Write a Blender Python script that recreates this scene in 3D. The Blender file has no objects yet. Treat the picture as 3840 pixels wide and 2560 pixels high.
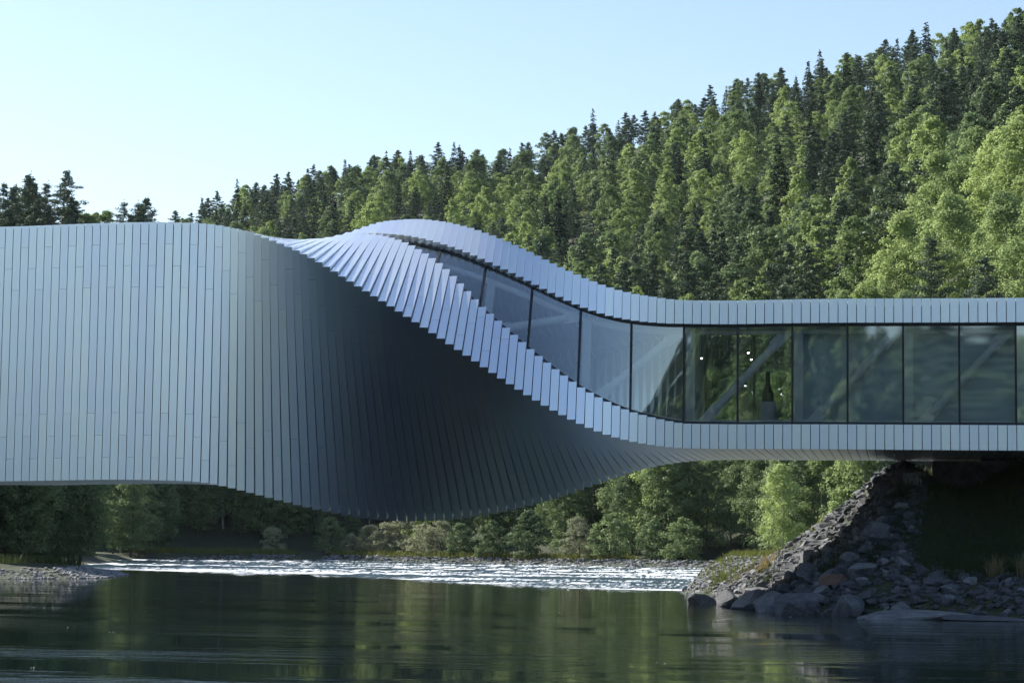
import bpy, math, random
import numpy as np
from mathutils import Matrix, Vector
rng = np.random.default_rng(7); random.seed(7)
SC = bpy.context.scene; COL = SC.collection
R = math.radians
# ------------------------------------------------------------------ camera
CAM = np.array([42.124, -104.633, 2.8]); YAW, PITCH, ROLL, FPX = R(-9.82), R(5.223), R(-0.717), 8370.0
sy, cy, sp, cp, sr, cr = math.sin(YAW), math.cos(YAW), math.sin(PITCH), math.cos(PITCH), math.sin(ROLL), math.cos(ROLL)
fw = Vector((sy*cp, cy*cp, sp)); rx = Vector((cy, -sy, 0)); up = Vector((-sy*sp, -cy*sp, cp))
ri = rx*cr - up*sr; ui = rx*sr + up*cr
cd = bpy.data.cameras.new('camera'); cam = bpy.data.objects.new('camera', cd); COL.objects.link(cam)
cd.sensor_width = 36; cd.lens = 36*FPX/3840; cd.clip_start = 1; cd.clip_end = 9000
cam.matrix_world = Matrix(((ri.x, ui.x, -fw.x, CAM[0]), (ri.y, ui.y, -fw.y, CAM[1]), (ri.z, ui.z, -fw.z, CAM[2]), (0, 0, 0, 1)))
SC.camera = cam
# ------------------------------------------------------------------ light
SUN = Vector((-0.71, 0.335, 0.62)).normalized()
elev = math.asin(SUN.z)
w = bpy.data.worlds.new('World'); SC.world = w; w.use_nodes = True
nt = w.node_tree; nt.nodes.clear()
sky = nt.nodes.new('ShaderNodeTexSky'); sky.sky_type = 'NISHITA'; sky.sun_disc = False
sky.sun_elevation = elev; sky.sun_rotation = math.atan2(SUN.x, SUN.y)
sky.air_density = 1.0; sky.dust_density = 0.5; sky.ozone_density = .5
bg = nt.nodes.new('ShaderNodeBackground'); bg.inputs['Strength'].default_value = 0.080
wo = nt.nodes.new('ShaderNodeOutputWorld')
nt.links.new(sky.outputs[0], bg.inputs[0]); nt.links.new(bg.outputs[0], wo.inputs[0])
sl = bpy.data.lights.new('sun', 'SUN'); sl.energy = 5.0; sl.angle = R(0.5); sl.color = (1, 0.93, 0.82)
so = bpy.data.objects.new('sun', sl); COL.objects.link(so); so.rotation_euler = SUN.to_track_quat('Z', 'Y').to_euler()
vs = SC.view_settings; vs.view_transform = 'Standard'; vs.look = 'None'; vs.gamma = 1; vs.exposure = 1.2; vs.use_curve_mapping = False
SC.cycles.max_bounces = 8; SC.cycles.transparent_max_bounces = 12
# ------------------------------------------------------------------ helpers
def link(o, parent=None):
    COL.objects.link(o)
    if parent: o.parent = parent
    return o
def tag(o, label=None, cat=None, group=None, kind=None):
    if label: o['label'] = label
    if cat: o['category'] = cat
    if group: o['group'] = group
    if kind: o['kind'] = kind
    return o
def empty(name, loc=(0, 0, 0)):
    o = bpy.data.objects.new(name, None); o.location = loc; return link(o)
def mesh_np(name, v, f, mats, mi=None, smooth=False):
    """v (n,3); f: (m,3|4) int array"""
    me = bpy.data.meshes.new(name); v = np.asarray(v, np.float32); f = np.asarray(f, np.int32)
    k = f.shape[1]
    me.vertices.add(len(v)); me.vertices.foreach_set('co', v.ravel())
    me.loops.add(f.size); me.loops.foreach_set('vertex_index', f.ravel())
    me.polygons.add(len(f)); me.polygons.foreach_set('loop_start', np.arange(0, f.size, k, dtype=np.int32))
    try: me.polygons.foreach_set('loop_total', np.full(len(f), k, np.int32))
    except Exception: pass
    for m in (mats if isinstance(mats, (list, tuple)) else [mats]): me.materials.append(m)
    if mi is not None: me.polygons.foreach_set('material_index', np.asarray(mi, np.int32))
    me.polygons.foreach_set('use_smooth', np.full(len(f), smooth, bool))
    me.update(calc_edges=True); me.validate(); return me
class MB:
    """collects quads"""
    def __init__(s): s.v = []; s.f = []; s.n = 0; s.m = []
    def add(s, v, f, m=0):
        v = np.asarray(v, float); f = np.asarray(f, int)
        s.v.append(v); s.f.append(f+s.n); s.m.append(np.full(len(f), m)); s.n += len(v)
    def box(s, lo, hi, m=0):
        (a, b, c), (d, e, g) = lo, hi
        v = [(a,b,c),(d,b,c),(d,e,c),(a,e,c),(a,b,g),(d,b,g),(d,e,g),(a,e,g)]
        s.add(v, HEX, m)
    def hexa(s, v, m=0): s.add(v, HEX, m)
    def tube(s, p, q, r0, r1=None, n=8, m=0, caps=True):
        r1 = r0 if r1 is None else r1
        p = np.array(p, float); q = np.array(q, float); d = q-p; d /= (np.linalg.norm(d)+1e-9)
        u = np.cross(d, (0, 0, 1) if abs(d[2]) < .9 else (1, 0, 0)); u /= np.linalg.norm(u); w_ = np.cross(d, u)
        a = np.linspace(0, 2*np.pi, n, endpoint=False)
        ring = np.cos(a)[:, None]*u+np.sin(a)[:, None]*w_
        v = np.concatenate([p+ring*r0, q+ring*r1, [p, q]]); i = np.arange(n); j = (i+1) % n
        f = [np.stack([i, j, j+n, i+n], 1)]
        if caps: f += [np.stack([np.full(n, 2*n), j, i, i], 1), np.stack([np.full(n, 2*n+1), i+n, j+n, j+n], 1)]
        s.add(v, f[0], m)
        if caps:
            # caps as quads of three consecutive ring pairs
            k = np.arange(0, n-2, 2)
            s.add(v[:n][::-1], np.stack([np.zeros(len(k), int), k+1, k+2, (k+3) % n], 1), m)
            s.add(v[n:2*n], np.stack([np.zeros(len(k), int), k+1, k+2, (k+3) % n], 1), m)
    def mesh(s, name, mats, smooth=False):
        return mesh_np(name, np.concatenate(s.v), np.concatenate(s.f), mats, np.concatenate(s.m), smooth)
    def build(s, name, mats, parent=None, smooth=False):
        return link(bpy.data.objects.new(name, s.mesh(name, mats, smooth)), parent)
HEX = [(0,3,2,1),(4,5,6,7),(0,1,5,4),(1,2,6,5),(2,3,7,6),(3,0,4,7)]
def ease(x, a, b):
    t = np.clip((np.asarray(x, float)-a)/(b-a), 0, 1); return t*t*(3-2*t)
# ------------------------------------------------------------------ materials
class NT:
    def __init__(s, name):
        s.m = bpy.data.materials.new(name); s.m.use_nodes = True; s.t = s.m.node_tree; s.t.nodes.clear()
        s.out = s.n('ShaderNodeOutputMaterial')
    def n(s, t, **k):
        o = s.t.nodes.new(t)
        for a, b in k.items():
            if a.startswith('i_'):
                key = a[2:].replace('_', ' ')
                o.inputs[key].default_value = b
            else: setattr(o, a, b)
        return o
    def l(s, a, b): s.t.links.new(a, b)
    def noise(s, scale, detail=3, rough=.55, vec=None, stretch=None, coord='Object'):
        n = s.n('ShaderNodeTexNoise'); n.inputs['Scale'].default_value = scale; n.inputs['Detail'].default_value = detail
        n.inputs['Roughness'].default_value = rough
        tc = s.n('ShaderNodeTexCoord'); src = tc.outputs[coord]
        if vec is not None: src = vec
        if stretch:
            mp = s.n('ShaderNodeMapping'); mp.inputs['Scale'].default_value = stretch; s.l(src, mp.inputs[0]); src = mp.outputs[0]
        s.l(src, n.inputs['Vector']); return n.outputs['Fac']
    def ramp(s, fac, stops):
        r = s.n('ShaderNodeValToRGB'); e = r.color_ramp.elements
        while len(e) < len(stops): e.new(0.5)
        for i, (p, c) in enumerate(stops):
            e[i].position = p; e[i].color = (*c, 1) if isinstance(c, (tuple, list)) else (c, c, c, 1)
        s.l(fac, r.inputs[0]); return r.outputs[0]
    def math(s, op, a, b=None, c=None):
        m = s.n('ShaderNodeMath', operation=op)
        for i, x in enumerate((a, b, c)):
            if x is None: continue
            if isinstance(x, (int, float)): m.inputs[i].default_value = x
            else: s.l(x, m.inputs[i])
        return m.outputs[0]
    def bump(s, h, strength, dist):
        b = s.n('ShaderNodeBump'); b.inputs['Distance'].default_value = dist
        if isinstance(strength, (int, float)): b.inputs['Strength'].default_value = strength
        else: s.l(strength, b.inputs['Strength'])
        s.l(h, b.inputs['Height']); return b.outputs[0]
    def bsdf(s, **k):
        p = s.n('ShaderNodeBsdfPrincipled')
        for a, b in k.items():
            key = a.replace('_', ' ')
            if isinstance(b, (int, float, tuple)):
                p.inputs[key].default_value = (*b, 1) if isinstance(b, tuple) and len(b) == 3 else b
            else: s.l(b, p.inputs[key])
        s.l(p.outputs[0], s.out.inputs[0]); return p
def m_panel():
    s = NT('anodised_aluminium')
    oi = s.n('ShaderNodeObjectInfo')
    dirt = s.noise(1.1, 4, .6, coord='Generated', stretch=(1, 1, 2))
    fine = s.noise(26, 3, .6)
    wav = s.noise(1.6, 2, .5, stretch=(1.5, 1, .6))
    v = s.math('MULTIPLY_ADD', oi.outputs['Random'], 0.08, 0.90)
    v = s.math('MULTIPLY_ADD', dirt, 0.07, v)
    c = s.n('ShaderNodeCombineColor'); s.l(s.math('MULTIPLY', v, .90), c.inputs[0]); s.l(s.math('MULTIPLY', v, .965), c.inputs[1]); s.l(s.math('MULTIPLY', v, 1.055), c.inputs[2])
    ro = s.math('MULTIPLY_ADD', fine, 0.08, 0.29)
    s.bsdf(Base_Color=c.outputs[0], Metallic=0.96, Roughness=ro, Normal=s.bump(wav, .25, .012)); return s.m
def m_plain(name, col, rough=.6, metallic=0., var=.25, scale=3., bump=.0, bdist=.02, spec=.5):
    s = NT(name); f = s.noise(scale, 4, .6)
    a = tuple(x*(1-var) for x in col); b = tuple(min(1, x*(1+var)) for x in col)
    c = s.ramp(f, [(.3, a), (.7, b)])
    k = dict(Base_Color=c, Roughness=rough, Metallic=metallic)
    k['Specular_IOR_Level'] = spec
    if bump: k['Normal'] = s.bump(f, bump, bdist)
    s.bsdf(**k); return s.m
def m_leaf(name, col, hue=.32, trans=.35):
    s = NT(name); oi = s.n('ShaderNodeObjectInfo')
    f = s.noise(.9, 2, .5)
    a = tuple(x*(1-hue) for x in col); b = (col[0]*(1+hue*1.6), col[1]*(1+hue), col[2]*(1+hue*.6))
    mix = s.math('MULTIPLY_ADD', oi.outputs['Random'], .55, s.math('MULTIPLY', f, .45))
    c = s.ramp(mix, [(.2, a), (.8, b)])
    d = s.n('ShaderNodeBsdfDiffuse'); t = s.n('ShaderNodeBsdfTranslucent'); g = s.n('ShaderNodeBsdfGlossy'); g.inputs['Roughness'].default_value = .45
    g.inputs['Color'].default_value = (.8, .85, .8, 1)
    m = s.n('ShaderNodeMixShader'); m.inputs[0].default_value = trans
    s.l(c, d.inputs[0]); s.l(c, t.inputs[0]); s.l(d.outputs[0], m.inputs[1]); s.l(t.outputs[0], m.inputs[2])
    m2 = s.n('ShaderNodeMixShader'); m2.inputs[0].default_value = .012
    s.l(m.outputs[0], m2.inputs[1]); s.l(g.outputs[0], m2.inputs[2]); s.l(m2.outputs[0], s.out.inputs[0]); return s.m
def m_glass():
    s = NT('window_glass')
    g = s.n('ShaderNodeBsdfGlossy'); g.inputs['Roughness'].default_value = .025; g.inputs['Color'].default_value = (.86, .95, 1, 1)
    t = s.n('ShaderNodeBsdfTransparent'); t.inputs['Color'].default_value = (.92, .97, .98, 1)
    fr = s.n('ShaderNodeFresnel'); fr.inputs['IOR'].default_value = 1.5
    wv = s.bump(s.noise(.3, 1, .4), .06, .015)
    s.l(wv, g.inputs['Normal'])
    f = s.math('MULTIPLY_ADD', fr.outputs[0], 1.1, .25); f = s.math('MINIMUM', f, 1.)
    m = s.n('ShaderNodeMixShader'); s.l(f, m.inputs[0]); s.l(t.outputs[0], m.inputs[1]); s.l(g.outputs[0], m.inputs[2])
    s.l(m.outputs[0], s.out.inputs[0]); return s.m
def m_water(rapid=False):
    s = NT('rapids_water' if rapid else 'river_water')
    tc = s.n('ShaderNodeTexCoord'); O = tc.outputs['Object']
    a = s.noise(1.0, 4, .6, vec=O, stretch=(.55, 1.5, 1))
    b = s.noise(.09, 3, .6, vec=O, stretch=(.35, 1.3, 1))
    c2 = s.noise(.35, 3, .6, vec=O, stretch=(.25, 1.4, 1))
    if rapid:
        h = s.noise(3.2, 4, .65, vec=O, stretch=(.6, 1, 1))
        foam = s.noise(2.4, 5, .7, vec=O, stretch=(1.3, .14, 1)); big = s.noise(.05, 3, .6, vec=O, stretch=(.25, 1.3, 1))  # white flecks: foam, and sun glitter painted into the colour
        foam_glint = s.ramp(s.math('ADD', foam, s.math('MULTIPLY', s.math('SUBTRACT', big, .5), 1.5)), [(.49, 0.), (.66, 1.)])
        col = s.n('ShaderNodeMix', data_type='RGBA'); s.l(foam_glint, col.inputs[0]); col.inputs[6].default_value = (.012, .03, .045, 1); col.inputs[7].default_value = (.62, .66, .70, 1)
        ro = s.math('MULTIPLY_ADD', foam_glint, .5, .12)
        s.bsdf(Base_Color=col.outputs[2], Roughness=ro, IOR=1.33, Normal=s.bump(h, .6, .12)); return s.m
    patch = s.ramp(s.math('MULTIPLY_ADD', c2, .35, s.math('MULTIPLY', b, .65)), [(.45, .0), (.58, 1.)])
    a = s.noise(1.8, 4, .6, vec=O, stretch=(.55, 1., 1))
    fine = s.noise(4.5, 3, .6, vec=O, stretch=(.45, .7, 1))
    h = s.math('ADD', s.math('MULTIPLY', a, s.math('MULTIPLY_ADD', patch, .8, .07)), s.math('MULTIPLY', fine, s.math('MULTIPLY_ADD', patch, .42, .03)))
    s.bsdf(Base_Color=(.003, .008, .010), Roughness=.025, IOR=1.33, Specular_IOR_Level=.5, Normal=s.bump(h, 1., .028)); return s.m
def m_ground():
    s = NT('forest_floor'); f = s.noise(.12, 5, .6); g = s.noise(2.5, 4, .6)
    c = s.ramp(s.math('MULTIPLY_ADD', g, .5, s.math('MULTIPLY', f, .5)), [(.35, (.010, .016, .008)), (.5, (.022, .034, .014)), (.68, (.045, .06, .022))])
    s.bsdf(Base_Color=c, Roughness=.95, Normal=s.bump(g, .6, .15)); return s.m
def m_rock(name='boulder_stone', dark=1.):
    s = NT(name); oi = s.n('ShaderNodeObjectInfo'); f = s.noise(1.7, 6, .65); g = s.noise(9, 5, .7)
    mix = s.math('MULTIPLY_ADD', g, .35, s.math('MULTIPLY_ADD', f, .45, s.math('MULTIPLY', oi.outputs['Random'], .22)))
    c = s.ramp(mix, [(.30, tuple(x*dark for x in (.025, .028, .035))), (.5, tuple(x*dark for x in (.085, .092, .105))), (.72, tuple(x*dark for x in (.26, .27, .28)))])
    s.bsdf(Base_Color=c, Roughness=.85, Normal=s.bump(s.math('ADD', f, s.math('MULTIPLY', g, .4)), .8, .08)); return s.m
PANEL = m_panel(); GLASS = m_glass()
REARG = GLASS.copy(); REARG.name = 'dimmed_glass'  # rear glass darkened to dim the bright wood seen through it
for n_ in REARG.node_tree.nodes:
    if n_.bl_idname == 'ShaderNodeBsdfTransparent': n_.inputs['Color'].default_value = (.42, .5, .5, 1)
DARK = m_plain('dark_frame_paint', (.015, .017, .022), .45, .2)
STEEL = m_plain('pale_painted_steel', (.80, .82, .82), .5, var=.05)
WALL = m_plain('interior_white', (.78, .80, .82), .8, scale=1.2, var=.08)
BL = NT('added_blind_cloth'); bt = BL.n('ShaderNodeBsdfTranslucent'); bd = BL.n('ShaderNodeBsdfDiffuse'); bt.inputs[0].default_value = (.62, .74, .78, 1); bd.inputs[0].default_value = (.50, .60, .66, 1)
bm_ = BL.n('ShaderNodeMixShader'); bm_.inputs[0].default_value = .12; BL.l(bd.outputs[0], bm_.inputs[1]); BL.l(bt.outputs[0], bm_.inputs[2]); BL.l(bm_.outputs[0], BL.out.inputs[0]); ADDED_BLIND = BL.m
SHELLM = m_plain('inner_lining', (.42, .47, .55), .8, scale=1.2, var=.1)
FLOORM = m_plain('interior_floor', (.30, .31, .32), .5)
CONC = m_plain('pedestal_concrete', (.55, .56, .56), .8)
ABUT = m_plain('dark_concrete', (.11, .11, .105), .9, var=.4); ROCK = m_rock(); GRAVEL = m_rock('gravel_stone', 1.25)
BIRCH_L = m_leaf('birch_leaves', (.215, .315, .125), trans=.42); ALDER_L = m_leaf('alder_leaves', (.14, .215, .105)); WILLOW_L = m_leaf('willow_leaves', (.30, .34, .22))
BRIGHT_L = m_leaf('sunlit_birch_leaves', (.26, .37, .155), trans=.45)  # birch leaves with sunlight put into the colour, for the near trees
PINE_L = m_leaf('pine_needles', (.072, .115, .075), trans=.12); SPRUCE_L = m_leaf('spruce_needles', (.034, .062, .038), trans=.08)
GRASS_L = m_leaf('grass_blades', (.10, .13, .035)); DRY_L = m_leaf('dry_grass', (.24, .22, .12)); DGRASS_L = m_leaf('shaded_grass_blades', (.035, .055, .02))  # dark grass is the grass with bank shade put into its colour
PINE_B = m_plain('pine_bark', (.16, .085, .05), .9); BIRCH_B = m_plain('birch_bark', (.42, .41, .38), .8, var=.5); DARK_B = m_plain('grey_bark', (.07, .06, .05), .9)
GROUNDM = m_ground(); RIVER = m_water(); RAPID = m_water(True)
# ------------------------------------------------------------------ terrain
POLY = np.array([(-40,-150),(-27,-60),(-14,0),(-21,46),(-16.6,54),(-21,73),(-42,120),(-60,182),(-70,227),(-51,246),(-15,224),(18.5,194),(60,172),(140,158),(150,96),(60,74),(27,67),(29,35),(32.9,13),(35.1,4),(36.7,-3.5),(39.6,-8.2),(44,-10),(48,-11),(62,-12.5),(95,-16),(120,-60),(130,-150)], float)
def shore_dist(x, y):
    """distance to the shoreline, positive on land"""
    x = np.asarray(x, float); y = np.asarray(y, float); best = np.full(x.shape, 1e9); inside = np.zeros(x.shape, bool)
    n = len(POLY)
    for i in range(n):
        a = POLY[i]; b = POLY[(i+1) % n]; e = b-a
        t = np.clip(((x-a[0])*e[0]+(y-a[1])*e[1])/(e@e), 0, 1)
        best = np.minimum(best, np.hypot(x-a[0]-t*e[0], y-a[1]-t*e[1]))
        c = (a[1] > y) != (b[1] > y)
        with np.errstate(divide='ignore', invalid='ignore'): xi = a[0]+(y-a[1])*e[0]/(e[1] if e[1] else 1e-9)
        inside ^= c & (x < xi)
    return np.where(inside, -best, best)
SKX = [-2500, -400, 0, 560, 650, 900, 1200, 1500, 1900, 2300, 2600, 2800, 3000, 3300, 3600, 3840, 4600, 9000]
SKE = [5.5, 7.9, 8.9, 8.5, 8.5, 9.2, 9.8, 10.2, 10.4, 11.2, 11.7, 12.2, 12.4, 12.9, 13.3, 13.7, 15, 15]
RDX = [-2500, 0, 520, 620, 900, 1900, 2800, 3840, 9000]; RDR = [520, 500, 500, 900, 900, 850, 790, 700, 600]
def polar(x, y):
    dx = x-CAM[0]; dy = y-CAM[1]; r = np.hypot(dx, dy); az = np.arctan2(dx, dy)
    px = 1920+FPX*np.tan(np.clip(az-YAW, -1.2, 1.2)); return r, px
def lump(x, y, s, seed):
    q = np.random.default_rng(seed); o = 0
    for i in range(5):
        a = q.uniform(0, 2*np.pi); k = 2*np.pi/s*q.uniform(.6, 1.6); o = o+np.sin((x*np.cos(a)+y*np.sin(a))*k+q.uniform(0, 6.3))
    return o/5
def height(x, y):
    x = np.asarray(x, float); y = np.asarray(y, float); d = shore_dist(x, y); r, px = polar(x, y)
    z = np.where(d < 0, np.maximum(d*.35, -2.2), 0)
    # far bank hill
    Rr = np.interp(px, RDX, RDR); E = np.interp(px, SKX, SKE)
    top = np.tan(np.radians(E))*Rr+2.8-17.5
    r0 = np.interp(px, [0, 1200, 2700, 3300, 3840], [345, 375, 330, 285, 265])
    t = np.clip((r-r0)/(Rr-r0), 0, 1.0); prof = np.where(px > 2900, t**np.interp(px, [2900, 3500], [1., .8]), t)
    hill = top*prof+lump(x, y, 120, 3)*6*ease(t, .05, .3)*(1-ease(t, .8, 1))
    hill = hill-np.maximum(r-Rr, 0)*.12*1
    far = ease(d, 0, 5)*1.0+np.maximum(hill, 0)*ease(d, 3, 30)
    # left bluff, plus an unseen outer hill added to shade the bank
    lb = ease(d, 0, 3)*.5+ease(d, 6, 56)*35+lump(x, y, 60, 5)*1.5*ease(d, 10, 40)+ease(-x, 110, 230)*112*ease(y, -120, 20)
    wl = ease(-x, 66, 92)*ease(y, -400, -300)
    wl = np.where(y < 120, ease(-x, 5, 20), wl)
    wl = wl*(1-ease(r, 400, 470))
    # right bank
    cap = 7.15-4.9*ease(y, 4, 17)*(1-ease(x, 41, 45))
    f = np.where(x > 44, np.interp(d, [0, .6, 2.4, 4.0, 12, 200], [0, .7, 1.7, 2.2, 7.3, 9]), np.interp(d, [0, .5, 4, 7.3, 200], [0, .6, 3.1, 7.3, 8]))
    wx = ease(x, 41.5, 46); f0 = np.interp(d, [0, .5, 4, 7.3, 200], [0, .6, 3.1, 7.3, 8]); f1 = np.interp(d, [0, .6, 2.4, 4.0, 12.5, 200], [0, .7, 1.7, 2.2, 7.2, 9])
    rb = np.minimum(f0*(1-wx)+f1*wx, cap)+lump(x, y, 5, 8)*.12*ease(d, 0, 2)
    isr = (x > 20) & (y < 118)
    # behind the camera
    bh = ease(d, 0, 25)*9+np.clip((-y-150)/280, 0, 1.3)*31+lump(x, y, 90, 9)*2.5*ease(-y, 170, 300)+ease(-x, -38, -8)*ease(-y, 155, 200)*9*(1-ease(-x, 5, 45))-ease(-x, 5, 60)*(7+np.clip((-y-150)/280, 0, 1.3)*24)
    land = np.maximum(far, lb*wl)
    land = np.where(isr, rb, land)
    bh = bh-ease(x, 34, 50)*5*ease(-y, 150, 200); land = np.where(y < -150, bh, np.where((y < -60) & (x < 0), lb, land))
    return np.where(d < 0, z, land)
def hgt(x, y): return float(height(np.array([x]), np.array([y]))[0])
def axis(parts):
    o = []
    for a, b, s in parts: o += list(np.arange(a, b, s))
    return np.array(o)
gx = axis([(-3000, -600, 200), (-600, -260, 20), (-260, 20, 6), (20, 62, .6), (62, 260, 6), (260, 600, 20), (600, 3001, 200)])
gy = axis([(-3000, -600, 200), (-600, -160, 16), (-160, -20, 5), (-20, 36, .6), (36, 110, 3), (110, 1000, 6), (1000, 1500, 50), (1500, 4001, 250)])
X, Y = np.meshgrid(gx, gy); Z = height(X, Y)
nx, ny = len(gx), len(gy); I = (np.arange(ny-1)[:, None]*nx+np.arange(nx-1)[None, :]).ravel()
g = link(bpy.data.objects.new('ground', mesh_np('ground', np.stack([X, Y, Z], -1).reshape(-1, 3), np.stack([I, I+1, I+nx+1, I+nx], 1), GROUNDM, smooth=True)))
tag(g, kind='structure')
# calm river
wv = [(-900, -400, 0), (900, -400, 0), (900, 420, 0), (-900, 420, 0)]
tag(link(bpy.data.objects.new('river', mesh_np('river', wv, [(0, 1, 2, 3)], RIVER))), kind='structure')
# rapids: a displaced sheet beyond the calm pool
rx_ = np.arange(-75, 75, .7); ry_ = np.arange(38, 250, .8); X, Y = np.meshgrid(rx_, ry_)
q = np.random.default_rng(3)
def rapid_edge(x): return np.interp(x, [-70, -60, -20, -10, 18, 40, 75], [150, 125, 95, 92, 46, 40, 40])+1.2*np.sin(x*.13)+.6*np.sin(x*.43+1)
dd = Y-rapid_edge(X); amp = ease(dd, 0, 8)
H = np.zeros_like(X)
for i in range(26):
    a = q.normal(0, .8)+np.pi/2; lam = q.uniform(1.2, 5); H += np.sin((X*np.cos(a)+Y*np.sin(a))*2*np.pi/lam+q.uniform(0, 6.3))*lam*.012
Hs = .01+amp*(.03+np.maximum(H*.55+.02, -.02))
Hs = np.where(dd < 0, -.05, Hs)
I = (np.arange(len(ry_)-1)[:, None]*len(rx_)+np.arange(len(rx_)-1)[None, :]).ravel()
tag(link(bpy.data.objects.new('rapids', mesh_np('rapids', np.stack([X, Y, Hs], -1).reshape(-1, 3), np.stack([I, I+1, I+len(rx_)+1, I+len(rx_)], 1), RAPID, smooth=True))), kind='structure')
# ------------------------------------------------------------------ the twisted gallery bridge
SA, SB, ZO = 12.185, 8.251, 9.692
KN = np.array([14,20,26,32,38,44,50,56,62,68,74,80,86,92.]); PH = np.array([0,0,.3,6.46,16.07,28.62,40.59,52.69,64.83,76.16,84.97,89.17,90,90])
ZK = np.array([0,20,40,60,80,118.]); ZV = np.array([1.942,2.049,1.615,1.593,1.588,1.576]); YV = np.array([-.005,-.039,.659,1.143,-.112,-.32])
CK = np.array([14,26,34,40,46,52,60,70,80,100.]); CV = np.array([-2.578,-4.403,-3.1,-.089,-.047,-.413,-.951,-1.474,-1.669,-1.661])
def herm(k, K, V):
    m = np.gradient(V, K); i = int(np.clip(np.searchsorted(K, k, side='right')-1, 0, len(K)-2)); h = K[i+1]-K[i]; t = min(max((k-K[i])/h, 0), 1)
    return (2*t**3-3*t**2+1)*V[i]+(t**3-2*t**2+t)*h*m[i]+(-2*t**3+3*t**2)*V[i+1]+(t**3-t**2)*h*m[i+1]
def section(k):
    dc = herm(k, CK, CV); return dict(ph=R(herm(k, KN, PH)), z=herm(k, ZK, ZV)+ZO, y=herm(k, ZK, YV), c=SB/2+dc, d=SB/2+max(dc, -1.7))
LK = [40, 45, 48, 53, 58, 64, 70, 76, 82]; LV = [.785, .745, .695, .59, .43, .33, .25, .20, .165]
UK = [40, 58, 70, 82]; UV = [.21, .22, .208, .16]
lf = lambda k: float(np.interp(k, LK, LV)); uf = lambda k: float(np.interp(k, UK, UV))
def wpt(k, y0, z0, S=None):
    S = S or section(k); c, s = math.cos(S['ph']), math.sin(S['ph'])
    return np.array([.4*k, y0*c-z0*s+S['y'], y0*s+z0*c+S['z']])
BR = empty('gallery_bridge', (24, 0, 7)); BR.matrix_world = Matrix.Translation((24, 0, 7))
tag(BR, 'long twisted gallery building clad in pale aluminium strips, spanning the river as a bridge', 'building')
OFF = np.array([24, 0, 7.])
T = .28; GAP = .016
def piece(face, p0, p1, c0, c1, perp, out):
    """slab in the slice frame: runs p0..p1 along the face, outer plane at perp, inward T; c0/c1 mitre flags"""
    a0 = p0+(T if c0 else 0); a1 = p1-(T if c1 else 0); inn = perp-out*T
    P = []
    for (p, q_, pl) in ((p0, p1, perp), (a0, a1, inn)):
        for x_ in (GAP, .4-GAP):
            for t_ in (p, q_): P.append((x_, t_, pl))
    P = np.array(P)[[0, 2, 3, 1, 4, 6, 7, 5]]
    if face == 'z': P = P[:, [0, 2, 1]]   # runs along local z, plane in y
    return P
MC = {}
def add_piece(name, s_, face, p0, p1, c0, c1, perp, out):
    key = (face, round(p0, 3), round(p1, 3), c0, c1, round(perp, 3))
    if key not in MC:
        mb = MB(); P = piece(*((face,)+(p0, p1, c0, c1, perp, out))); mb.hexa(P); me = mb.mesh(name, PANEL)
        import bmesh
        bm = bmesh.new(); bm.from_mesh(me); bmesh.ops.recalc_face_normals(bm, faces=bm.faces[:]); bm.to_mesh(me); bm.free(); MC[key] = me
    S = section(s_+.5); o = bpy.data.objects.new(name, MC[key]); o.location = Vector((.4*s_, S['y'], S['z']))-Vector(OFF); o.rotation_euler = (S['ph'], 0, 0)
    return link(o, BR)
def stuff_piece(mb, s_, face, p0, p1, c0, c1, perp, out):
    P = piece(face, p0, p1, c0, c1, perp, out); S = section(s_+.5); c, s = math.cos(S['ph']), math.sin(S['ph'])
    Q = P.copy(); Q[:, 0] = P[:, 0]+.4*s_; Q[:, 1] = P[:, 1]*c-P[:, 2]*s+S['y']; Q[:, 2] = P[:, 1]*s+P[:, 2]*c+S['z']
    mb.hexa(Q-OFF)
a2, b2 = SA/2, SB/2
T1 = {2: 1.03, 0: 2.06, 1: 3.08}; B1 = {2: 3.15, 0: 2.1, 1: 1.05}; T2 = {2: .9, 0: 1.9, 1: 2.9}
far_mb = MB()
K0, K1 = -40, 150
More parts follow.
